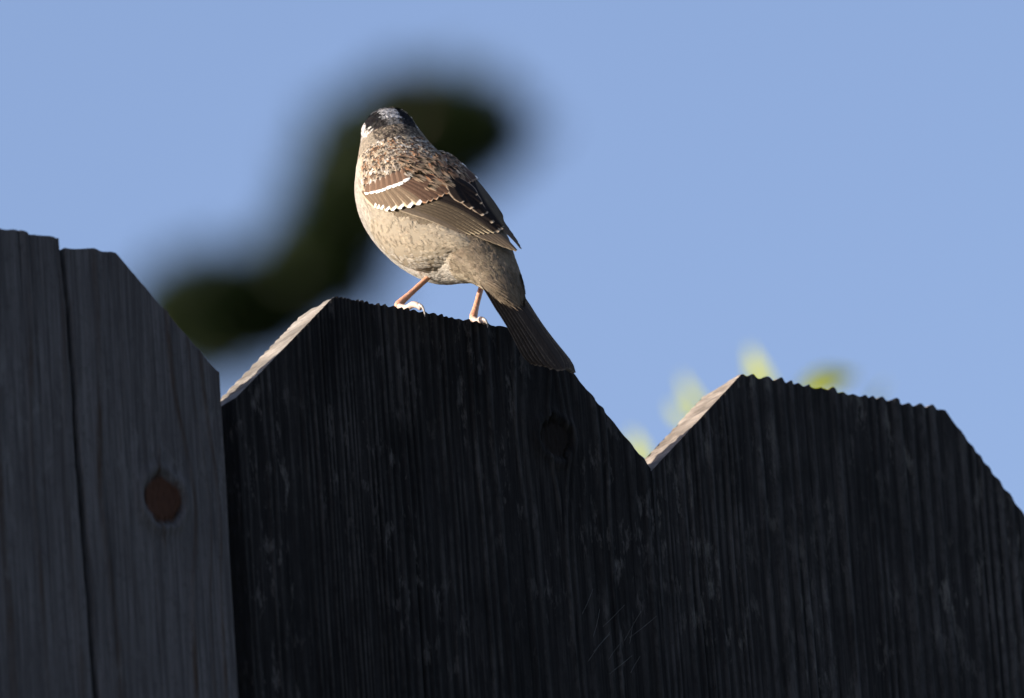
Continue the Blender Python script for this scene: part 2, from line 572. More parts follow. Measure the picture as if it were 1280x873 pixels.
b_lft["label"] = "silver grey board with a brown knot and a long split"

fr = np.random.default_rng(4)
fv, ff = [], []
for k in range(11):
    a = hit(fr.uniform(690, 790), fr.uniform(745, 850))
    ln, an = fr.uniform(.006, .016), math.radians(fr.uniform(35, 75))
    pts = []
    for q in np.linspace(0, 1, 5):
        pts.append((a[0] + ln * q * math.cos(an) + .0003 * math.sin(q * 3 + k), -0.0011 - 0.0004 * q, a[2] + ln * q * math.sin(an)))
    i0_ = len(fv)
    for p_ in pts:
        for t_ in range(3):
            fv.append((p_[0] + 4.5e-5 * math.cos(t_ * 2.1), p_[1] + 4.5e-5 * math.sin(t_ * 2.1), p_[2] + 3e-5 * (t_ - 1)))
    for q in range(4):
        for t_ in range(3):
            u_ = (t_ + 1) % 3
            ff.append((i0_ + q * 3 + t_, i0_ + q * 3 + u_, i0_ + q * 3 + 3 + u_, i0_ + q * 3 + 3 + t_))
fo = mesh_obj("wood_fibres", fv, ff, FIBRE, fence)
fo["kind"] = "stuff"

# boards beyond the frame on both sides
for i in range(8):
    xl = 0.2725 + i * 0.1815
    s = 100 + i
    make_board(xl, xl + .178, TOPZ + 0.004 * math.sin(s * 2.3), (.044, .044), (.044, .044), [WOOD_DARK, WOOD_BLACK, WOOD_GREY][i % 3],
               pr if i % 2 else pm, 0.0012, s, nx=130, nz=24)
for i in range(8):
    xl = -0.2728 - (i + 1) * 0.1825
    s = 200 + i
    make_board(xl, xl + .178, TOPZ + 0.004 * math.sin(s * 1.7), (.044, .044), (.044, .044), [WOOD_DARK, WOOD_GREY, WOOD_BLACK][i % 3],
               pm if i % 2 else pr, 0.0012, s, nx=130, nz=24)


def bevel_box(name, lo, hi, mat, parent, bev=0.004):
    bm = bmesh.new()
    bmesh.ops.create_cube(bm, size=1)
    for v in bm.verts:
        v.co = Vector([lo[k] + (v.co[k] + 0.5) * (hi[k] - lo[k]) for k in range(3)])
    bmesh.ops.bevel(bm, geom=list(bm.edges), offset=bev, segments=2, affect='EDGES', profile=0.5)
    me = bpy.data.meshes.new(name)
    bm.to_mesh(me); bm.free()
    me.materials.append(mat)
    o = link(bpy.data.objects.new(name, me), parent)
    if parent is not None:
        o.matrix_parent_inverse = Matrix.Translation(-Vector(parent.location))
    return o


for z in (0.30, 1.42):
    bevel_box("rail", (-1.70, THK - 0.002, z), (1.70, THK + 0.038, z + 0.089), POSTWOOD, fence)
for x in (-1.62, 0.35, 1.62):
    bevel_box("post", (x - .045, THK + 0.037, -0.3), (x + .045, THK + 0.127, 1.66), POSTWOOD, fence)


# ------------------------------------------------------------------ the sparrow (sketched in photo pixels plus depth, then placed)
def catmull(pts, n):
    pts = np.asarray(pts, float)
    ext_ = np.vstack([2 * pts[0] - pts[1], pts, 2 * pts[-1] - pts[-2]])
    out, par = [], []
    segs = len(pts) - 1
    for u in np.linspace(0, segs, n):
        i = min(int(u), segs - 1); t = u - i
        a, b, c, d = ext_[i], ext_[i + 1], ext_[i + 2], ext_[i + 3]
        out.append(0.5 * ((2 * b) + (c - a) * t + (2 * a - 5 * b + 4 * c - d) * t ** 2 + (3 * b - a - 3 * c + d) * t ** 3))
        par.append(u)
    return np.array(out), np.array(par)


def nrm(v):
    v = np.asarray(v, float)
    return v / (np.linalg.norm(v, axis=-1, keepdims=True) + 1e-12)


class Loft:
    """rings: (px, py, z, half width, dorsal radius, ventral radius, dorsal turn to the right in degrees)"""

    def __init__(self, rings, n=90, m=64):
        R, self.par = catmull(rings, n)
        self.n, self.m = n, m
        C = R[:, :3].copy(); C[:, 1] *= -1      # y up
        T = nrm(np.gradient(C, axis=0))
        zax = np.array([0, 0, 1.0])
        V = nrm(zax - (T @ zax)[:, None] * T)
        Wd = np.cross(T, V)
        Wd = Wd * np.where(Wd[:, :1] < 0, -1, 1)
        ang = np.radians(R[:, 6:7])
        D = np.cos(ang) * V + np.sin(ang) * Wd
        L = np.cross(D, T)
        self.C, self.T, self.D, self.L, self.R = C, T, D, L, np.maximum(R[:, 3:6], 0.8)
        phi = np.arange(m) / m * 2 * np.pi
        self.phi = phi
        self.V = np.array([[self.pt(i, p) for p in phi] for i in range(n)])

    def pt(self, i, p):
        c, s = math.cos(p), math.sin(p)
        b = self.R[i, 1] if c > 0 else self.R[i, 2]
        return self.C[i] + self.D[i] * c * b + self.L[i] * s * self.R[i, 0]

    def mesh(self):
        n, m = self.n, self.m
        idx = np.arange(n * m).reshape(n, m)
        nx_ = np.roll(idx, -1, 1)
        f = np.stack([idx[:-1], nx_[:-1], nx_[1:], idx[1:]], -1).reshape(-1, 4).tolist()
        v = self.V.reshape(-1, 3).tolist()
        v += [self.C[0].tolist(), self.C[-1].tolist()]
        a, b = n * m, n * m + 1
        for j in range(m):
            f.append((idx[0, (j + 1) % m], idx[0, j], a))
            f.append((idx[-1, j], idx[-1, (j + 1) % m], b))
        return v, f


def to_world(v):
    v = np.asarray(v, float)
    return np.array([P3((p[0], -p[1], p[2])) for p in v.reshape(-1, 3)])


BODY_RINGS = [
    (650, 390, 112, 7, 3, 5, 36),
    (634, 360, 98, 22, 10, 15, 36),
    (611, 330, 66, 35.5, 24.3, 30, 37),
    (589, 307, 36, 49, 38.5, 54, 38),
    (564, 288, 8, 62.5, 53.8, 76, 40),
    (540, 270, -20, 70.5, 61.8, 80, 40),
    (520, 252, -44, 70.5, 64.8, 74, 39),
    (507, 232, -66, 65.5, 58.8, 66, 36),
    (498, 210, -86, 54.5, 49.7, 54, 31),
    (492, 190, -102, 44.2, 42.6, 44, 18.4),
    (488, 175, -118, 37, 37.5, 36, 12.4),
    (486, 167, -134, 33.8, 31.4, 32, 9.4),
    (485, 167, -150, 27.6, 25.3, 26, 9.4),
    (485, 170, -163, 15.2, 14.1, 15, 9.4),
    (485, 172, -170, 5, 5, 5, 9.4),
]
GUIDE_RINGS = [
    (650, 316, 88, 4, 3, 4, 35),
    (634, 306, 73, 16.9, 11, 14, 36),
    (613, 297, 54, 33, 25.5, 28, 37),
    (590, 287, 32, 50, 41, 46, 38),
    (565, 276, 8, 62.5, 55.8, 60, 40),
    (540, 264, -18, 70.5, 63.8, 72, 40),
    (520, 250, -43, 70.5, 66.8, 76, 39),
    (507, 232, -65, 65.5, 60.8, 69, 36),
    (498, 210, -86, 54.5, 51.8, 57, 31),
    (492, 190, -102, 43.8, 43.9, 46, 18.4),
]
body = Loft(BODY_RINGS, 110, 72)
guide = Loft(GUIDE_RINGS, 80, 72)

bird = empty("sparrow", tuple(hit(545, 392, 0.009)))
bird["label"] = "small brown sparrow with black and white striped crown, perched on the fence top facing away"
bird["category"] = "bird"


def bird_obj(name, v, f, mat, parent=None, **kw):
    o = mesh_obj(name, to_world(v), f, mat, None, **kw)
    p = parent or bird
    o.parent = p
    o.matrix_parent_inverse = Matrix.Translation(-Vector(bird.location))
    return o


def thigh_rings(p0, p1, r0, r1):
    p0, p1 = np.array(p0, float), np.array(p1, float)
    out = []
    for t in np.linspace(0, 1, 6):
        q = p0 + (p1 - p0) * t
        r = r0 + (r1 - r0) * t
        out.append((q[0], q[1], q[2], r, r, r, 0))
    return out


LEG_TOP_L = (556, 330, -8)
LEG_TOP_R = (606, 345, -60)
th_l = Loft(thigh_rings((556, 310, 22), (549, 334, 2), 20, 5), 16, 24)
flank = Loft([(490, 268, -28, 36, 36, 36, 0), (512, 285, -8, 44, 44, 44, 0), (538, 299, 18, 43, 43, 43, 0), (562, 305, 46, 31, 31, 31, 0), (582, 308, 67, 15, 15, 15, 0), (596, 311, 76, 2, 2, 2, 0)], 24, 28)
th_r = Loft(thigh_rings((600, 312, -40), (605, 342, -58), 24, 6), 16, 24)

bv, bf = body.mesh()
for th in (th_l, th_r, flank):
    v2, f2 = th.mesh()
    o_ = len(bv)
    bv += v2
    bf += [tuple(i + o_ for i in q) for q in f2]


# plumage colours by place on the body (s = ring number from the tail, phi from the spine, left positive)
def tone(c, k=0.12):
    return np.clip(np.array(c) * (1 + k * rng.normal()) + 0.0015 * rng.normal(size=3), 0.004, 0.95)


def plume_style(s, phi, p):
    """returns centre colour, edge colour, tip colour, length px, width px, lift"""
    a = abs(math.degrees(phi))
    r = rng.random()
    if s > 9.35:                                            # crown and face
        j = a + rng.normal() * 3.0
        if s > 9.85:
            if j < 17:
                c = tone((0.46, 0.45, 0.45), 0.25) if r < 0.8 else tone((0.10, 0.10, 0.11))
            elif j < 60:
                c = tone((0.016, 0.015, 0.016), 0.3)
            elif j < 76:
                c = tone((0.60, 0.58, 0.56), 0.15)
            elif j < 98:
                c = tone((0.05, 0.042, 0.036))
            else:
                c = tone((0.33, 0.31, 0.28))
        else:
            if j < 12:
                c = tone((0.20, 0.19, 0.18), 0.4)
            elif j < 46:
                c = tone((0.035, 0.031, 0.03), 0.5)
            elif j < 70:
                c = tone((0.60, 0.57, 0.53), 0.2) if r < .75 else tone((.25, .2, .15))
            else:
                c = tone((0.36, 0.32, 0.27), 0.15)
        return c, c, c * 1.05, 6.5, 3.6, 0.05
    if s > 8.5:                                            # nape and neck side
        if a < 42:
            c = tone((0.10, 0.082, 0.066), 0.35) if r < 0.6 else tone((0.27, 0.22, 0.165), 0.2)
        elif a < 110:
            c = tone((0.32, 0.27, 0.21), 0.2)
        else:
            c = tone((0.46, 0.42, 0.36), 0.12)
        return c * 0.9, c, c * 1.1, 8.5, 4.2, 0.06
    if 3.6 < s < 8.7 and ((phi > 0 and a < 75 and p[1] < 238 - 0.10 * (p[0] - 470)) or (phi <= 0 and a < 62)):                     # mantle and scapulars: streaked
        if r < 0.5:
            return tone((0.028, 0.020, 0.016)), tone((0.36, 0.27, 0.18)), tone((0.58, 0.49, 0.39)), 18, 9.5, 0.06
        if r < 0.66:
            return tone((0.07, 0.045, 0.033)), tone((0.33, 0.17, 0.09)), tone((0.42, 0.27, 0.17)), 18, 9.5, 0.06
        if r < 0.84:
            c = tone((0.46, 0.38, 0.28), 0.15)
            return c * 0.7, c, c * 1.25, 13, 8, 0.08
        c = tone((0.66, 0.60, 0.52), 0.12)
        return c * 0.5, c, c * 1.15, 15.5, 8, 0.07
    if s < 1.35:                                           # long tail coverts
        c = tone((0.17, 0.135, 0.098), 0.15)
        return c * 0.8, c, c * 1.1, 36, 9, 0.005
    if a < 60:                                             # rump
        c = tone((0.20, 0.16, 0.115), 0.15)
        return c * 0.85, c, c * 1.1, 14, 7.5, 0.06
    if s < 2.6:                                            # tail coverts
        if a > 110:
            c = tone((0.44, 0.38, 0.29), 0.12)
        else:
            c = tone((0.25, 0.205, 0.15), 0.16)
            if r < 0.25:
                c = c * 0.6
        return c * 0.9, c, c * 1.1, 21, 6.5, 0.03
    w = np.clip((a - 80) / 55, 0, 1)                       # flank to belly
    fl = np.array((0.38, 0.32, 0.24)); br = np.array((0.47, 0.42, 0.35)); be = np.array((0.70, 0.67, 0.62))
    side = fl + (br - fl) * np.clip((s - 4.5) / 3.0, 0, 1)
    c = tone(side + (be - side) * w, 0.055)
    if r < 0.05:
        c = c * 0.75
    return c * 0.93, c, c * 1.08, 11.5, 4.6, 0.06


WING_DROP = 26.0
WING_POLY = [(456, 246), (470, 231), (512, 215), (545, 222), (600, 250), (646, 313), (600, 300), (560, 285), (500, 265), (472, 259)]


def in_poly(x, y, poly):
    inside = False
    j = len(poly) - 1
    for i in range(len(poly)):
        xi, yi = poly[i]; xj, yj = poly[j]
        if (yi > y) != (yj > y) and x < (xj - xi) * (y - yi) / (yj - yi) + xi:
            inside = not inside
        j = i
    return inside


FV, FF, FC, FN = [], [], [], []


def add_plume(p, n, d, st):
    """one small body feather: a spray of slender barbs"""
    c1, c2, c3, L, Wd, lift = st
    L = L * rng.uniform(0.8, 1.25); Wd = Wd * rng.uniform(0.85, 1.2)
    sd = np.cross(n, d)
    k = 9
    base = p - n * 1.0 - d * L * 0.35
    u = np.linspace(-1, 1, k) + rng.normal(size=k) * 0.10
    ln = L * (0.55 + 0.45 * (1 - 0.5 * np.abs(u) ** 2.2)) * rng.uniform(0.85, 1.12, k)
    up = L * lift + 0.5 - 0.5 * u * u + rng.uniform(-.15, .3, k)
    b0 = base + sd * (Wd * 0.16 * u)[:, None]
    mid = base + d * (ln * 0.5)[:, None] + sd * (Wd * 0.46 * u)[:, None] + n * (up * 0.9 + 0.9)[:, None]
    tip = base + d * ln[:, None] + sd * (Wd * 0.52 * u + rng.normal(size=k) * 0.25)[:, None] + n * up[:, None]
    wv = sd * Wd * 0.105
    nn = nrm(n + 0.22 * sd * u[:, None] + 0.10 * rng.normal(size=(k, 3)))
    for q in range(k):
        i = len(FV)
        FV.extend([b0[q], mid[q] - wv, mid[q] + wv, tip[q]])
        cc = c1 if abs(u[q]) < 0.5 else c2
        FC.extend([c1 * 0.9, cc, cc, c3])
        FN.extend([nn[q]] * 4)
        FF.append((i, i + 1, i + 2)); FF.append((i + 1, i + 3, i + 2))


def loft_at(lf, fi, p):
    i = int(fi); t = fi - i
    i2 = min(i + 1, lf.n - 1)
    a = lf.pt(i, p) * (1 - t) + lf.pt(i2, p) * t
    e = 0.02
    dp = lf.pt(i, p + e) - lf.pt(i, p - e)
    ds = lf.pt(min(i + 2, lf.n - 1), p) - lf.pt(max(i - 1, 0), p)
    n = np.cross(dp, ds)
    n = n / (np.linalg.norm(n) + 1e-9)
    if np.dot(n, a - lf.C[i]) < 0:
        n = -n
    s = lf.par[i] * (1 - t) + lf.par[i2] * t
    return a, n, nrm(-ds), s


girth = body.R.sum(1) / 3 * np.linalg.norm(np.gradient(body.C, axis=0), axis=1)
girth[:3] *= 0.3
cdf = np.cumsum(girth * (1 + 1.2 * (body.par > 8.4))); cdf /= cdf[-1]
NPL = 19000
for k in range(NPL):
    fi = min(np.interp(rng.random(), cdf, np.arange(body.n)), body.n - 1.01)
    p = rng.random() * 2 * math.pi - math.pi
    a, n, d, s = loft_at(body, fi, p)
    # the folded wings cover their own part of the body
    am = a if p > 0 else loft_at(body, fi, max(-p - math.radians(WING_DROP), 0.0))[0]
    if 18 < abs(math.degrees(p)) < 118 and in_poly(am[0], -am[1], WING_POLY):
        continue
    st = plume_style(s, p, (am[0], -am[1]))
    if st[3] >= 15.5 and rng.random() > 0.5:
        continue
    dd = nrm(d + 0.14 * rng.normal() * np.cross(n, d))
    add_plume(a, n, dd, st)
for th, num in ((th_l, 420), (th_r, 330), (flank, 900)):
    for k in range(num):
        fi = rng.random() * (th.n - 1.01)
        p = rng.random() * 2 * math.pi
        a, n, d, s = loft_at(th, fi, p)
        c = tone((0.40, 0.34, 0.26), 0.06)
        if th is flank and (n[2] < 0.1 or in_poly(a[0], -a[1], WING_POLY)):
            continue
        if th is flank:
            wt = float(np.clip((-n[1] - 0.25) / 0.6, 0, 1))
            c = tone(np.array((0.38, 0.32, 0.24)) * (1 - wt) + np.array((0.56, 0.52, 0.46)) * wt, 0.07)
        add_plume(a, n, nrm(-d + 0.2 * rng.normal() * np.cross(n, d)), (c * .9, c, c * 1.1, 11, 5.5, 0.05))

# guide surface for the folded wing
gvv, gff = guide.mesh()
gbvh = BVHTree.FromPolygons([Vector(v) for v in gvv], gff)


def on_guide(px, py):
    h = gbvh.ray_cast(Vector((px, -py, 600)), Vector((0, 0, -1)))
    if h[0] is None:
        h = gbvh.find_nearest(Vector((px, -py, 60)))
        loc = np.array(h[0]); loc[0], loc[1] = px, -py
        n = np.array(h[1])
    else:
        loc, n = np.array(h[0]), np.array(h[1])
    if n[2] < 0:
        n = -n
    return loc, n


def mirror_point(p):
    """reflect a point through the bird's own plane of symmetry (local ring frame of the guide)"""
    i = int(np.argmin(np.linalg.norm(guide.C - p, axis=1)))
    i = int(np.clip(i, 2, guide.n - 3))
    l = guide.L[i]
    rel = p - guide.C[i]
    d, t = guide.D[i], guide.T[i]
    x, y = -(rel @ l), rel @ d
    k = math.radians(WING_DROP)
    x, y = x * math.cos(k) - y * math.sin(k), y * math.cos(k) + x * math.sin(k)
    return guide.C[i] + t * (rel @ t) + l * x + d * y


def vane(path, width, tipround, layer0, layer1, nseg=14, nac=8, camber=0.10, asym=0.0, cast=on_guide, mirror=False, tipcut=0.7):
    """a feather along a photo-pixel path on the wing surface"""
    pts, _ = catmull(path, nseg)
    pos, nor = [], []
    for i, q in enumerate(pts):
        a, n = cast(q[0], q[1])
        t = i / (nseg - 1)
        pos.append(a + n * (layer0 + (layer1 - layer0) * t)); nor.append(n)
    pos, nor = np.array(pos), nrm(np.array(nor))
    for _ in range(3):
        pos[1:-1] = 0.25 * pos[:-2] + 0.5 * pos[1:-1] + 0.25 * pos[2:]
        nor[1:-1] = nrm(0.25 * nor[:-2] + 0.5 * nor[1:-1] + 0.25 * nor[2:])
    T = nrm(np.gradient(pos, axis=0))
    S = nrm(np.cross(nor, T))
    V, UV, F = [], [], []
    for i in range(nseg):
        t = i / (nseg - 1)
        w = width * min(1.0, 0.45 + 1.6 * t) * (1 - max(0, (t - (1 - tipround)) / tipround) ** 2.6 * tipcut)
        for j in range(nac + 1):
            u = (j / nac) * 2 - 1
            lat = u + asym * (1 - u * u) * 0.3
            z = -camber * width * u * u + 0.035 * width * (1 if j == nac // 2 else 0)
            back = -tipround * 0.10 * width * u * u * (t > 0.9)
            V.append(pos[i] + S[i] * w * 0.5 * lat + nor[i] * z + T[i] * back)
            UV.append(((u + 1) / 2, t))
    for i in range(nseg - 1):
        for j in range(nac):
            a = i * (nac + 1) + j
            F.append((a, a + 1, a + nac + 2, a + nac + 1))
    V = np.array(V)
    if mirror:
        V = np.array([mirror_point(v) for v in V])
        F = [q[::-1] for q in F]
    return V, F, np.array(UV)


def scapulars():
    for k in range(260):
        px, py = rng.uniform(498, 574), rng.uniform(196, 256)
        if not in_poly(px, py, [(500, 200), (530, 198), (552, 208), (560, 224), (552, 236), (535, 236), (518, 231), (505, 222)]):
            continue
        a, n = on_guide(px, py)
        dd = np.array((0.82, -0.50, 0.45)); dd = nrm(dd - n * (dd @ n))
        r = rng.random()
        if r < 0.55:
            st = (tone((0.022, 0.016, 0.013)), tone((0.26, 0.18, 0.12)), tone((0.36, 0.28, 0.2)), 22, 9, 0.05)
        elif r < 0.8:
            st = (tone((0.03, 0.02, 0.016)), tone((0.30, 0.16, 0.09)), tone((0.32, 0.2, 0.13)), 22, 9, 0.05)
        else:
            st = (tone((0.10, 0.08, 0.06)), tone((0.5, 0.43, 0.35)), tone((0.58, 0.52, 0.45)), 17, 6, 0.06)
        lift = 4.5
        if rng.random() < 0.5:
            a2 = mirror_point(a); n2 = nrm(mirror_point(a + n) - a2); d2 = nrm(mirror_point(a + dd) - a2)
            add_plume(a2 + n2 * lift, n2, d2, st)
        else:
            add_plume(a + n * lift, n, nrm(dd + .1 * rng.normal() * np.cross(n, dd)), st)


def lerp(a, b, t):
    return (a[0] + (b[0] - a[0]) * t, a[1] + (b[1] - a[1]) * t)


def bow(a, b, k):
    m = ((a[0] + b[0]) / 2 + k * (b[1] - a[1]), (a[1] + b[1]) / 2 - k * (b[0] - a[0]))
    return [a, m, b]


scapulars()
under = np.tile(np.array([[0.34, 0.29, 0.22, 1.0]]), (len(bv), 1))
for i_ in range(body.n):
    for j_ in range(body.m):
        q_ = body.V[i_, j_]
        ph_ = (body.phi[j_] + math.pi) % (2 * math.pi) - math.pi
        under[i_ * body.m + j_, :3] = np.array(plume_style(body.par[i_], ph_, (q_[0], -q_[1]))[1]) * 0.8
body_o = bird_obj("body", bv, bf, PLUME, attrs={"tint": ('POINT', 'FLOAT_COLOR', under)})
FCa = np.concatenate([np.array(FC), np.ones((len(FC), 1))], 1)
pl_o = mesh_obj("plumage", to_world(FV), FF, PLUME, None, True, {"tint": ('POINT', 'FLOAT_COLOR', FCa)})
FNa = np.array(FN)
FNw = FNa[:, 0:1] * cr + FNa[:, 1:2] * cu - FNa[:, 2:3] * cf
pl_o.data.normals_split_custom_set_from_vertices([tuple(v) for v in FNw])
pl_o.parent = body_o
pl_o.matrix_parent_inverse = body_o.matrix_parent_inverse.copy()
body_o.matrix_parent_inverse = Matrix.Translation(-Vector(bird.location))
pl_o.matrix_parent_inverse = Matrix.Identity(4)
pl_o["kind"] = "stuff"



def build_wing(mirror):
    w = None
    feathers = []
    # longest, lowest layer first: primaries
    ptips = [(612, 301), (622, 305), (632, 309), (640, 312), (646, 314)]
    for i, tp in enumerate(ptips):
        feathers.append(("primary_feather", V_PRIM, bow((540 + 8 * i, 266 + 1.0 * i), tp, 0.05), 11, 0.5, 2.2 + 0.5 * i, 1.0 + 0.5 * i, 0.3))
    for i in range(7):
        t = i / 6
        b_, tp = lerp((484, 256), (528, 246), t), lerp((583, 293), (618, 292), t)
        feathers.append(("secondary_feather", V_SECOND if i else V_PRIM, bow(b_, tp, 0.05), 11.5, 0.45, 3.0 + 0.75 * i, 3.5 + 0.7 * i, 0.2))
    ters = [((532, 245), (624, 291), 20), ((534, 241), (617, 280), 22), ((538, 235), (609, 269), 23), ((543, 228), (602, 257), 22), ((549, 222), (596, 247), 20)]
    for i, (b_, tp, wd) in enumerate(ters):
        feathers.append(("tertial_feather", V_TERT, bow(b_, tp, 0.07), wd, 0.42, 8.2 + 1.3 * i, 8.0 + 1.3 * i, 0.0))
    for i in range(13):
        t = i / 12
        b_ = lerp((455, 240), (520, 226), t)
        tp = catmull([(473, 257), (484, 261), (503, 261.5), (530, 255), (546, 250), (562, 243)], 13)[0][i]
        tp = (tp[0], tp[1] + rng.normal() * 0.4)
        kind = V_GREATER if i < 8 else V_RUSTY
        feathers.append(("greater_covert", kind, bow(b_, tp, 0.03), 14, 0.22, 8.4 + 0.4 * i, 9.4 + 0.4 * i, 0.0))
    for i in range(8):
        t = i / 7
        b_, tp = lerp((462, 231), (504, 214), t), lerp((461, 245), (510, 230), t)
        tp = (tp[0], tp[1] + 2.0 * math.sin(t * math.pi) + rng.normal() * 0.5)
        feathers.append(("median_covert", V_MEDIAN, bow(b_, tp, 0.02), 11.5, 0.28, 11.5 + 0.3 * i, 12.5 + 0.3 * i, 0.0))
    name = "wing"
    root = bpy.data.objects.new(name, None)
    root.empty_display_size = 0.01
    link(root, bird)
    root["label"] = "folded right wing in shade" if mirror else "folded left wing with two white bars, sunlit"
    for nm, mt, path, wd, tr, l0, l1, asym in feathers:
        V, F, UV = vane(path, wd, tr, l0 * 0.36, l1 * 0.36, asym=asym, mirror=mirror, tipcut=0.55 if 'covert' in nm else 0.72)
        o = bird_obj(nm, V, F, mt, root, attrs={"UVMap": ('POINT', 'UV', UV)})


build_wing(False)
build_wing(True)


# tail: twelve overlapping feathers in a closed fan
def tail_cast(px, py):
    b = np.array((616, 336.0)); t_ = np.array((694, 460.0))
    ax = (t_ - b) / np.linalg.norm(t_ - b)
    rel = np.array((px, py)) - b
    al = rel @ ax
    ac = rel[0] * ax[1] - rel[1] * ax[0]      # positive to the right
    z = 84 + al * 0.45 - 1.0 * ac - 0.016 * ac * ac
    T3 = nrm((ax[0], -ax[1], 0.45))
    S3 = nrm((ax[1], ax[0], -1.0))
    n = nrm(np.cross(S3, T3))
    if n[2] < 0:
        n = -n
    return np.array((px, -py, z)), n


tail = bpy.data.objects.new("tail", None)
tail.empty_display_size = 0.01
link(tail, bird)
tips = [(669, 452), (673, 455), (678, 457), (684, 459), (690, 463), (698, 466), (703, 466), (707, 463), (711, 463), (714, 463), (717, 464), (720, 464)]
order = [0, 11, 1, 10, 2, 9, 3, 8, 4, 7, 5, 6]
for lv, k in enumerate(order):
    tx = (k - 5.5) / 5.5
    b_ = (616 + 13 * tx, 338 - 7 * tx)
    kb = -0.035 * tx + 0.0
    V, F, UV = vane(bow(b_, tips[k], kb), 21, 0.16, 0.9 * lv - 5, 0.9 * lv - 5, nseg=18, camber=0.04, cast=tail_cast)
    bird_obj("tail_feather", V, F, V_TAIL, tail, attrs={"UVMap": ('POINT', 'UV', UV)})


# legs
def tube(path, radii, seg=12, cap=True, knob=0.0, flat=1.0):
    pts, par = catmull(path, max(14, len(path) * 6))
    rad = np.interp(par, np.arange(len(radii)), radii)
    T = nrm(np.gradient(pts, axis=0))
    ref = np.array([0.2, 0.1, 1.0])
    A = nrm(ref - (T @ ref)[:, None] * T)
    B = np.cross(T, A)
    if knob:
        rad = rad * (1 + knob * np.sin(np.arange(len(rad)) * 2.4))
    V, F = [], []
    n = len(pts)
    for i in range(n):
        for j in range(seg):
            a = 2 * math.pi * j / seg
            V.append(pts[i] + rad[i] * (math.cos(a) * A[i] + math.sin(a) * B[i] * flat))
    for i in range(n - 1):
        for j in range(seg):
            k = (j + 1) % seg
            F.append((i * seg + j, i * seg + k, (i + 1) * seg + k, (i + 1) * seg + j))
    V += [pts[0] - T[0] * rad[0] * .5, pts[-1] + T[-1] * rad[-1] * .6]
    for j in range(seg):
        k = (j + 1) % seg
        F.append((k, j, n * seg)); F.append(((n - 1) * seg + j, (n - 1) * seg + k, n * seg + 1))
    return V, F


def sk(px, py, z):
    return (px, -py, z)


def w2s(w):
    """world point to the sketch space"""
    d = np.asarray(w) - CAM
    dep = float(d @ cf)
    return (PW / 2 + FPX * float(d @ cr) / dep, -(PH / 2 - FPX * float(d @ cu) / dep), (BIRD_D - dep) * SCALE)


def build_leg(top, mid, foot_px, toe_path, claw_path, yfoot):
    leg = bpy.data.objects.new("leg", None)
    leg.empty_display_size = 0.01
    link(leg, bird)
    zf = depth_of(foot_px[0], foot_px[1], yfoot)
    foot = sk(foot_px[0], foot_px[1], zf)
    top = sk(*top)
    m1 = tuple(np.array(top) * 0.66 + np.array(foot) * 0.34)
    m2 = tuple(np.array(top) * 0.25 + np.array(foot) * 0.75)
    pad = tuple(np.array(foot) + np.array((-1.0, -3.5, 1)))
    V, F = tube([top, m1, m2, foot, pad], [4.6, 3.5, 3.7, 5.2, 4.6], 14, knob=0.035)
    bird_obj("tarsus", V, F, LEG, leg)
    # hind toe curling over the near edge
    tp = [sk(x, y, depth_of(x, y, yy)) for (x, y, yy) in toe_path]
    V, F = tube(tp, np.linspace(3.9, 3.5, len(tp)) * np.array([.9, 1.0, 1.12, 1.05, .8][:len(tp)]), 12, knob=0.07)
    t = bird_obj("toe", V, F, TOE, leg)
    cp = [sk(x, y, depth_of(x, y, yy)) for (x, y, yy) in claw_path]
    V, F = tube(cp, np.linspace(2.3, 0.5, len(cp)), 10)
    c = bird_obj("claw", V, F, CLAW, leg)
    # three front toes over the far side of the board top
    fw = P3((foot_px[0], foot_px[1], zf))
    for k, (dx, ln) in enumerate(((-0.0075, .011), (0.0005, .0135), (0.0075, .011))):
        pts = []
        for t_ in np.linspace(0, 1, 5):
            x = fw[0] + dx * t_
            y = fw[1] + ln * t_
            z = TOPZ + 0.0014 + 0.0012 * math.sin(t_ * math.pi)
            pts.append(w2s((x, y, z)))
        pts[0] = tuple(np.array(foot) + np.array((0, -2, 0)))
        V, F = tube(pts, [4.0, 3.8, 3.5, 3.2, 2.6], 10, knob=0.06)
        bird_obj("toe", V, F, TOE, leg)
        e = np.array((fw[0] + dx, fw[1] + ln, TOPZ + 0.0012))
        cp = [w2s(e + np.array((dx * .1, .0015 * q, 0.0006 - .0011 * q * q))) for q in range(3)]
        V, F = tube(cp, [2.2, 1.5, 0.5], 8)
        bird_obj("claw", V, F, CLAW, leg)


build_leg((554, 330, 2), None, (499, 380), [(499, 383, .008), (508, 385, .004), (516, 381, .0005), (522, 382, -.0018), (526, 386, -.0030)],
          [(524, 381, -.0030), (528, 384, -.0042), (530.5, 390, -.0045), (531, 396, -.0040)], .009)
build_leg((606, 343, -58), None, (592, 395), [(592, 399, .008), (597, 402, .004), (601, 400, .0005), (604, 401, -.0015), (606, 404, -.0025)],
          [(604, 399, -.0028), (607, 401, -.0040), (609, 405, -.0042), (609.5, 410, -.0038)], .009)

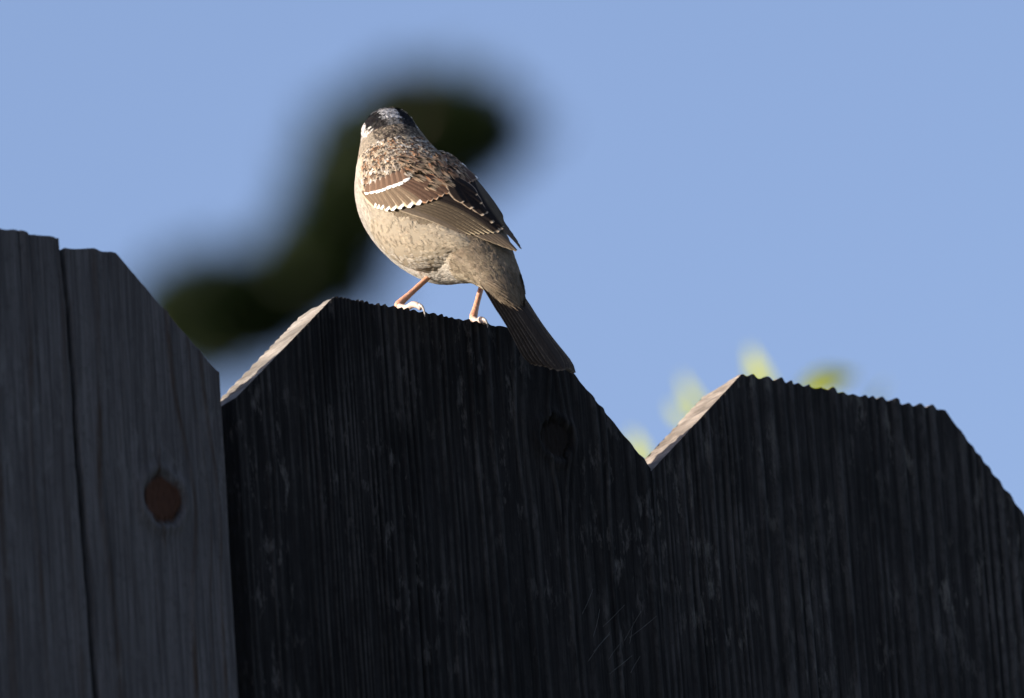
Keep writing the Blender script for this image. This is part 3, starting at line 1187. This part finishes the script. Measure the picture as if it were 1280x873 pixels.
# beak and eyes (turned away from the camera)
hc = body.C[-1]; ht = nrm(body.C[-1] - body.C[-8])
hd = body.D[-6]
Vb, Fb = tube([hc - ht * 10, hc - ht * 2, hc + ht * 12, hc + ht * 26], [13, 11.5, 6.5, 1.2], 16, flat=0.85)
bird_obj("beak", Vb, Fb, BEAK)
ie = int(np.argmin(np.abs(body.par - 11.9)))
for sgn in (1, -1):
    cpt = body.pt(ie, sgn * math.radians(84))
    bm = bmesh.new()
    bmesh.ops.create_uvsphere(bm, u_segments=16, v_segments=10, radius=5.2)
    V = [np.array(v.co) * np.array((1, 1, 1)) + cpt for v in bm.verts]
    F = [tuple(v.index for v in f.verts) for f in bm.faces]
    bm.free()
    bird_obj("eye", V, F, EYE)


# ------------------------------------------------------------------ background tree
def world_tube(pts, rad, seg=10):
    V, F = tube([tuple(p) for p in pts], rad, seg)
    return V, F


TD = 30.0


def leaf_cloud(lobes, per, size, seed, jitter=1.0):
    r = np.random.default_rng(seed)
    V, F, A = [], [], []
    for (c, rad, dens) in lobes:
        n = int(per * dens)
        k = int(10 + n / 45)
        # clumps inside the lobe
        cl = nrm(r.normal(size=(k, 3))) * (r.random((k, 1)) ** 0.45) * np.array(rad)
        for q in range(n):
            ci = r.integers(k)
            p = c + cl[ci] + r.normal(size=3) * np.array(rad) * 0.16
            d = nrm(r.normal(size=3) + np.array((0, 0, 0.4)))
            s = nrm(np.cross(d, r.normal(size=3)))
            L = size * r.uniform(0.7, 1.4)
            i = len(V)
            V += [p, p + d * L * .5 + s * L * .2, p + d * L, p + d * L * .5 - s * L * .2]
            F.append((i, i + 1, i + 2, i + 3))
            A += [r.random()] * 4
    return np.array(V), F, A


pxm = TD / FPX        # metres per photo pixel at the tree


def lobe(px, py, rx, ry, dens=1.0, dd=0.0):
    return (at(px, py, TD + dd), (rx * pxm, rx * pxm * 0.9, ry * pxm), dens)


base_px = at(60, 700, TD)
tree = empty("garden_tree", (base_px[0], base_px[1], 0))
tree["label"] = "out of focus dark green tree leaning over behind the fence"
tree["category"] = "tree"
lead = [at(40, 1500, TD), at(70, 900, TD), at(120, 560, TD), at(230, 400, TD), at(370, 355, TD), at(450, 255, TD), at(570, 170, TD)]
tpath = [np.array((base_px[0] - .4, base_px[1], -0.2)), np.array((base_px[0] - .3, base_px[1], 3.5))] + lead
V, F = world_tube(tpath, [.20, .16, .12, .09, .07, .055, .042, .03, .014], 12)
mesh_obj("trunk", V, F, BARK, tree)
for j, (a, b) in enumerate([((230, 400), (200, 350)), ((300, 380), (330, 420)), ((420, 300), (460, 200)), ((480, 230), (520, 130)), ((540, 190), (620, 160)),
                            ((70, 900), (-60, 760)), ((100, 640), (10, 480)), ((60, 1000), (200, 900)), ((45, 1500), (420, 1250)), ((45, 1500), (-330, 1300)), ((30, 1800), (430, 1650)), ((30, 1800), (-420, 1680))]):
    p, q = at(a[0], a[1], TD), at(b[0], b[1], TD + (j % 3 - 1) * .25)
    V, F = world_tube([p, (p + q) / 2 + np.array((0, 0, .03)), q], [.035, .022, .008], 8)
    mesh_obj("limb", V, F, BARK, tree)
lobes = [lobe(578, 172, 82, 72, 2.6), lobe(515, 160, 76, 58, 2.2), lobe(455, 190, 60, 64, 1.8), lobe(436, 250, 66, 66, 2.2), lobe(505, 222, 52, 46, 1.3),
         lobe(408, 318, 70, 66, 2.3), lobe(340, 372, 78, 60, 2.3), lobe(270, 385, 78, 58, 2.3), lobe(218, 385, 52, 50, 1.4), lobe(262, 425, 76, 42, 1.8),
         lobe(470, 300, 26, 40, .22)]
V, F, A = leaf_cloud(lobes, 1500, 0.055, 3)
lob2 = [lobe(90, 640, 90, 80, .8), lobe(-30, 560, 110, 90, .8), lobe(30, 800, 180, 140, 1.2), lobe(180, 900, 150, 120, 1.0), lobe(-120, 780, 160, 130, 1.0),
        lobe(60, 1050, 320, 200, 1.6, .5), lobe(-80, 980, 260, 200, 1.2, -.6),
        lobe(250, 1300, 420, 300, 2.0, .3), lobe(-250, 1350, 450, 320, 2.0, -.4), lobe(60, 1500, 560, 380, 2.6, .8), lobe(40, 1750, 620, 380, 2.6, -.8),
        lobe(420, 1650, 420, 330, 1.6), lobe(-420, 1700, 430, 340, 1.6), lobe(0, 2050, 560, 330, 2.0)]
V2, F2, A2 = leaf_cloud(lob2, 1500, 0.10, 4)
n0 = len(V)
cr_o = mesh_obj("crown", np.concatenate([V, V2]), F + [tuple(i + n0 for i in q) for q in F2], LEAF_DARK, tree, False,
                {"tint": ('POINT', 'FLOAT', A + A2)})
cr_o["kind"] = "stuff"


# ------------------------------------------------------------------ lime-leaved shrub just behind the fence
SD = DIST + 1.9
shrub_base = at(960, 700, SD)
shrub = empty("leafy_shrub", (shrub_base[0], shrub_base[1], 0))
shrub["label"] = "shrub with blurred lime green leaf tips showing above the corrugated dark board"
shrub["category"] = "shrub"


def leaf_mesh(base, tip, width, up):
    base, tip = np.array(base), np.array(tip)
    d = tip - base
    L = np.linalg.norm(d); t = d / L
    s = nrm(np.cross(t, up)); n = np.cross(s, t)
    V, F, A = [], [], []
    N = 9
    for i in range(N):
        f = i / (N - 1)
        w = width * math.sin(math.pi * min(1, 0.06 + 0.94 * f) ** 0.8) * 0.5 + 0.0004
        c = base + d * f + n * L * 0.10 * math.sin(f * math.pi)
        V += [c - s * w + n * w * .35, c, c + s * w + n * w * .35]
        A += [.3 + .5 * f, .1, .3 + .5 * f]
    for i in range(N - 1):
        for j in range(2):
            a = i * 3 + j
            F.append((a, a + 1, a + 4, a + 3))
    return V, F, A


viewdir = nrm(CAM - at(960, 480, SD))
shoots = [(958, 500), (868, 525), (802, 590), (1052, 500), (1130, 640), (900, 640), (1010, 600)]
# (base, tip, width px) of the leaves that show above the board tops
tipl = {0: [((968, 495), (937, 434), 22)],
        1: [((884, 520), (852, 470), 14), ((862, 530), (838, 505), 12)],
        2: [((812, 590), (790, 540), 24)],
        3: [((1000, 496), (1072, 468), 34), ((1085, 520), (1110, 478), 8)],
        4: [], 5: [], 6: []}
rs = np.random.default_rng(8)
for k, (sx, sy) in enumerate(shoots):
    lf0 = tipl[k][0][0] if tipl[k] else (sx, sy)
    top = at(lf0[0], lf0[1], SD + 0.12 * (k % 3 - 1))
    b = np.array((shrub_base[0] + .05 * (k - 3), shrub_base[1] + .04 * (k % 2), -0.05))
    mid = b * .4 + top * .6 + np.array((0, .03, .04))
    V, F = world_tube([b, b * .75 + mid * .25, mid, top], [.010, .007, .004, .0012], 8)
    mesh_obj("stem", V, F, BARK, shrub)
    for (a, c, w) in tipl[k]:
        dd = SD + 0.12 * (k % 3 - 1)
        V, F, A = leaf_mesh(at(a[0], a[1], dd), at(c[0], c[1], dd + 0.012), w / FPX * dd, viewdir + sdir)
        mesh_obj("leaf", V, F, LEAF_LIME, shrub, True, {"tint": ('POINT', 'FLOAT', A)})
    for j in range(44):
        f = 0.40 + 0.60 * j / 44
        p = b + (top - b) * f
        dv = nrm(rs.normal(size=3) * np.array((1, 1, .4)) + np.array((0, 0, .35)))
        tipp = p + dv * rs.uniform(.03, .05)
        zl = float((tipp - CAM) @ cu) / float((tipp - CAM) @ cf) * FPX
        if PH / 2 - zl < (690 if sx < 840 else 575):
            continue
        V, F, A = leaf_mesh(p, tipp, .014, viewdir + np.array((0, 0, 1)))
        mesh_obj("leaf", V, F, LEAF_LIME, shrub, True, {"tint": ('POINT', 'FLOAT', A)})
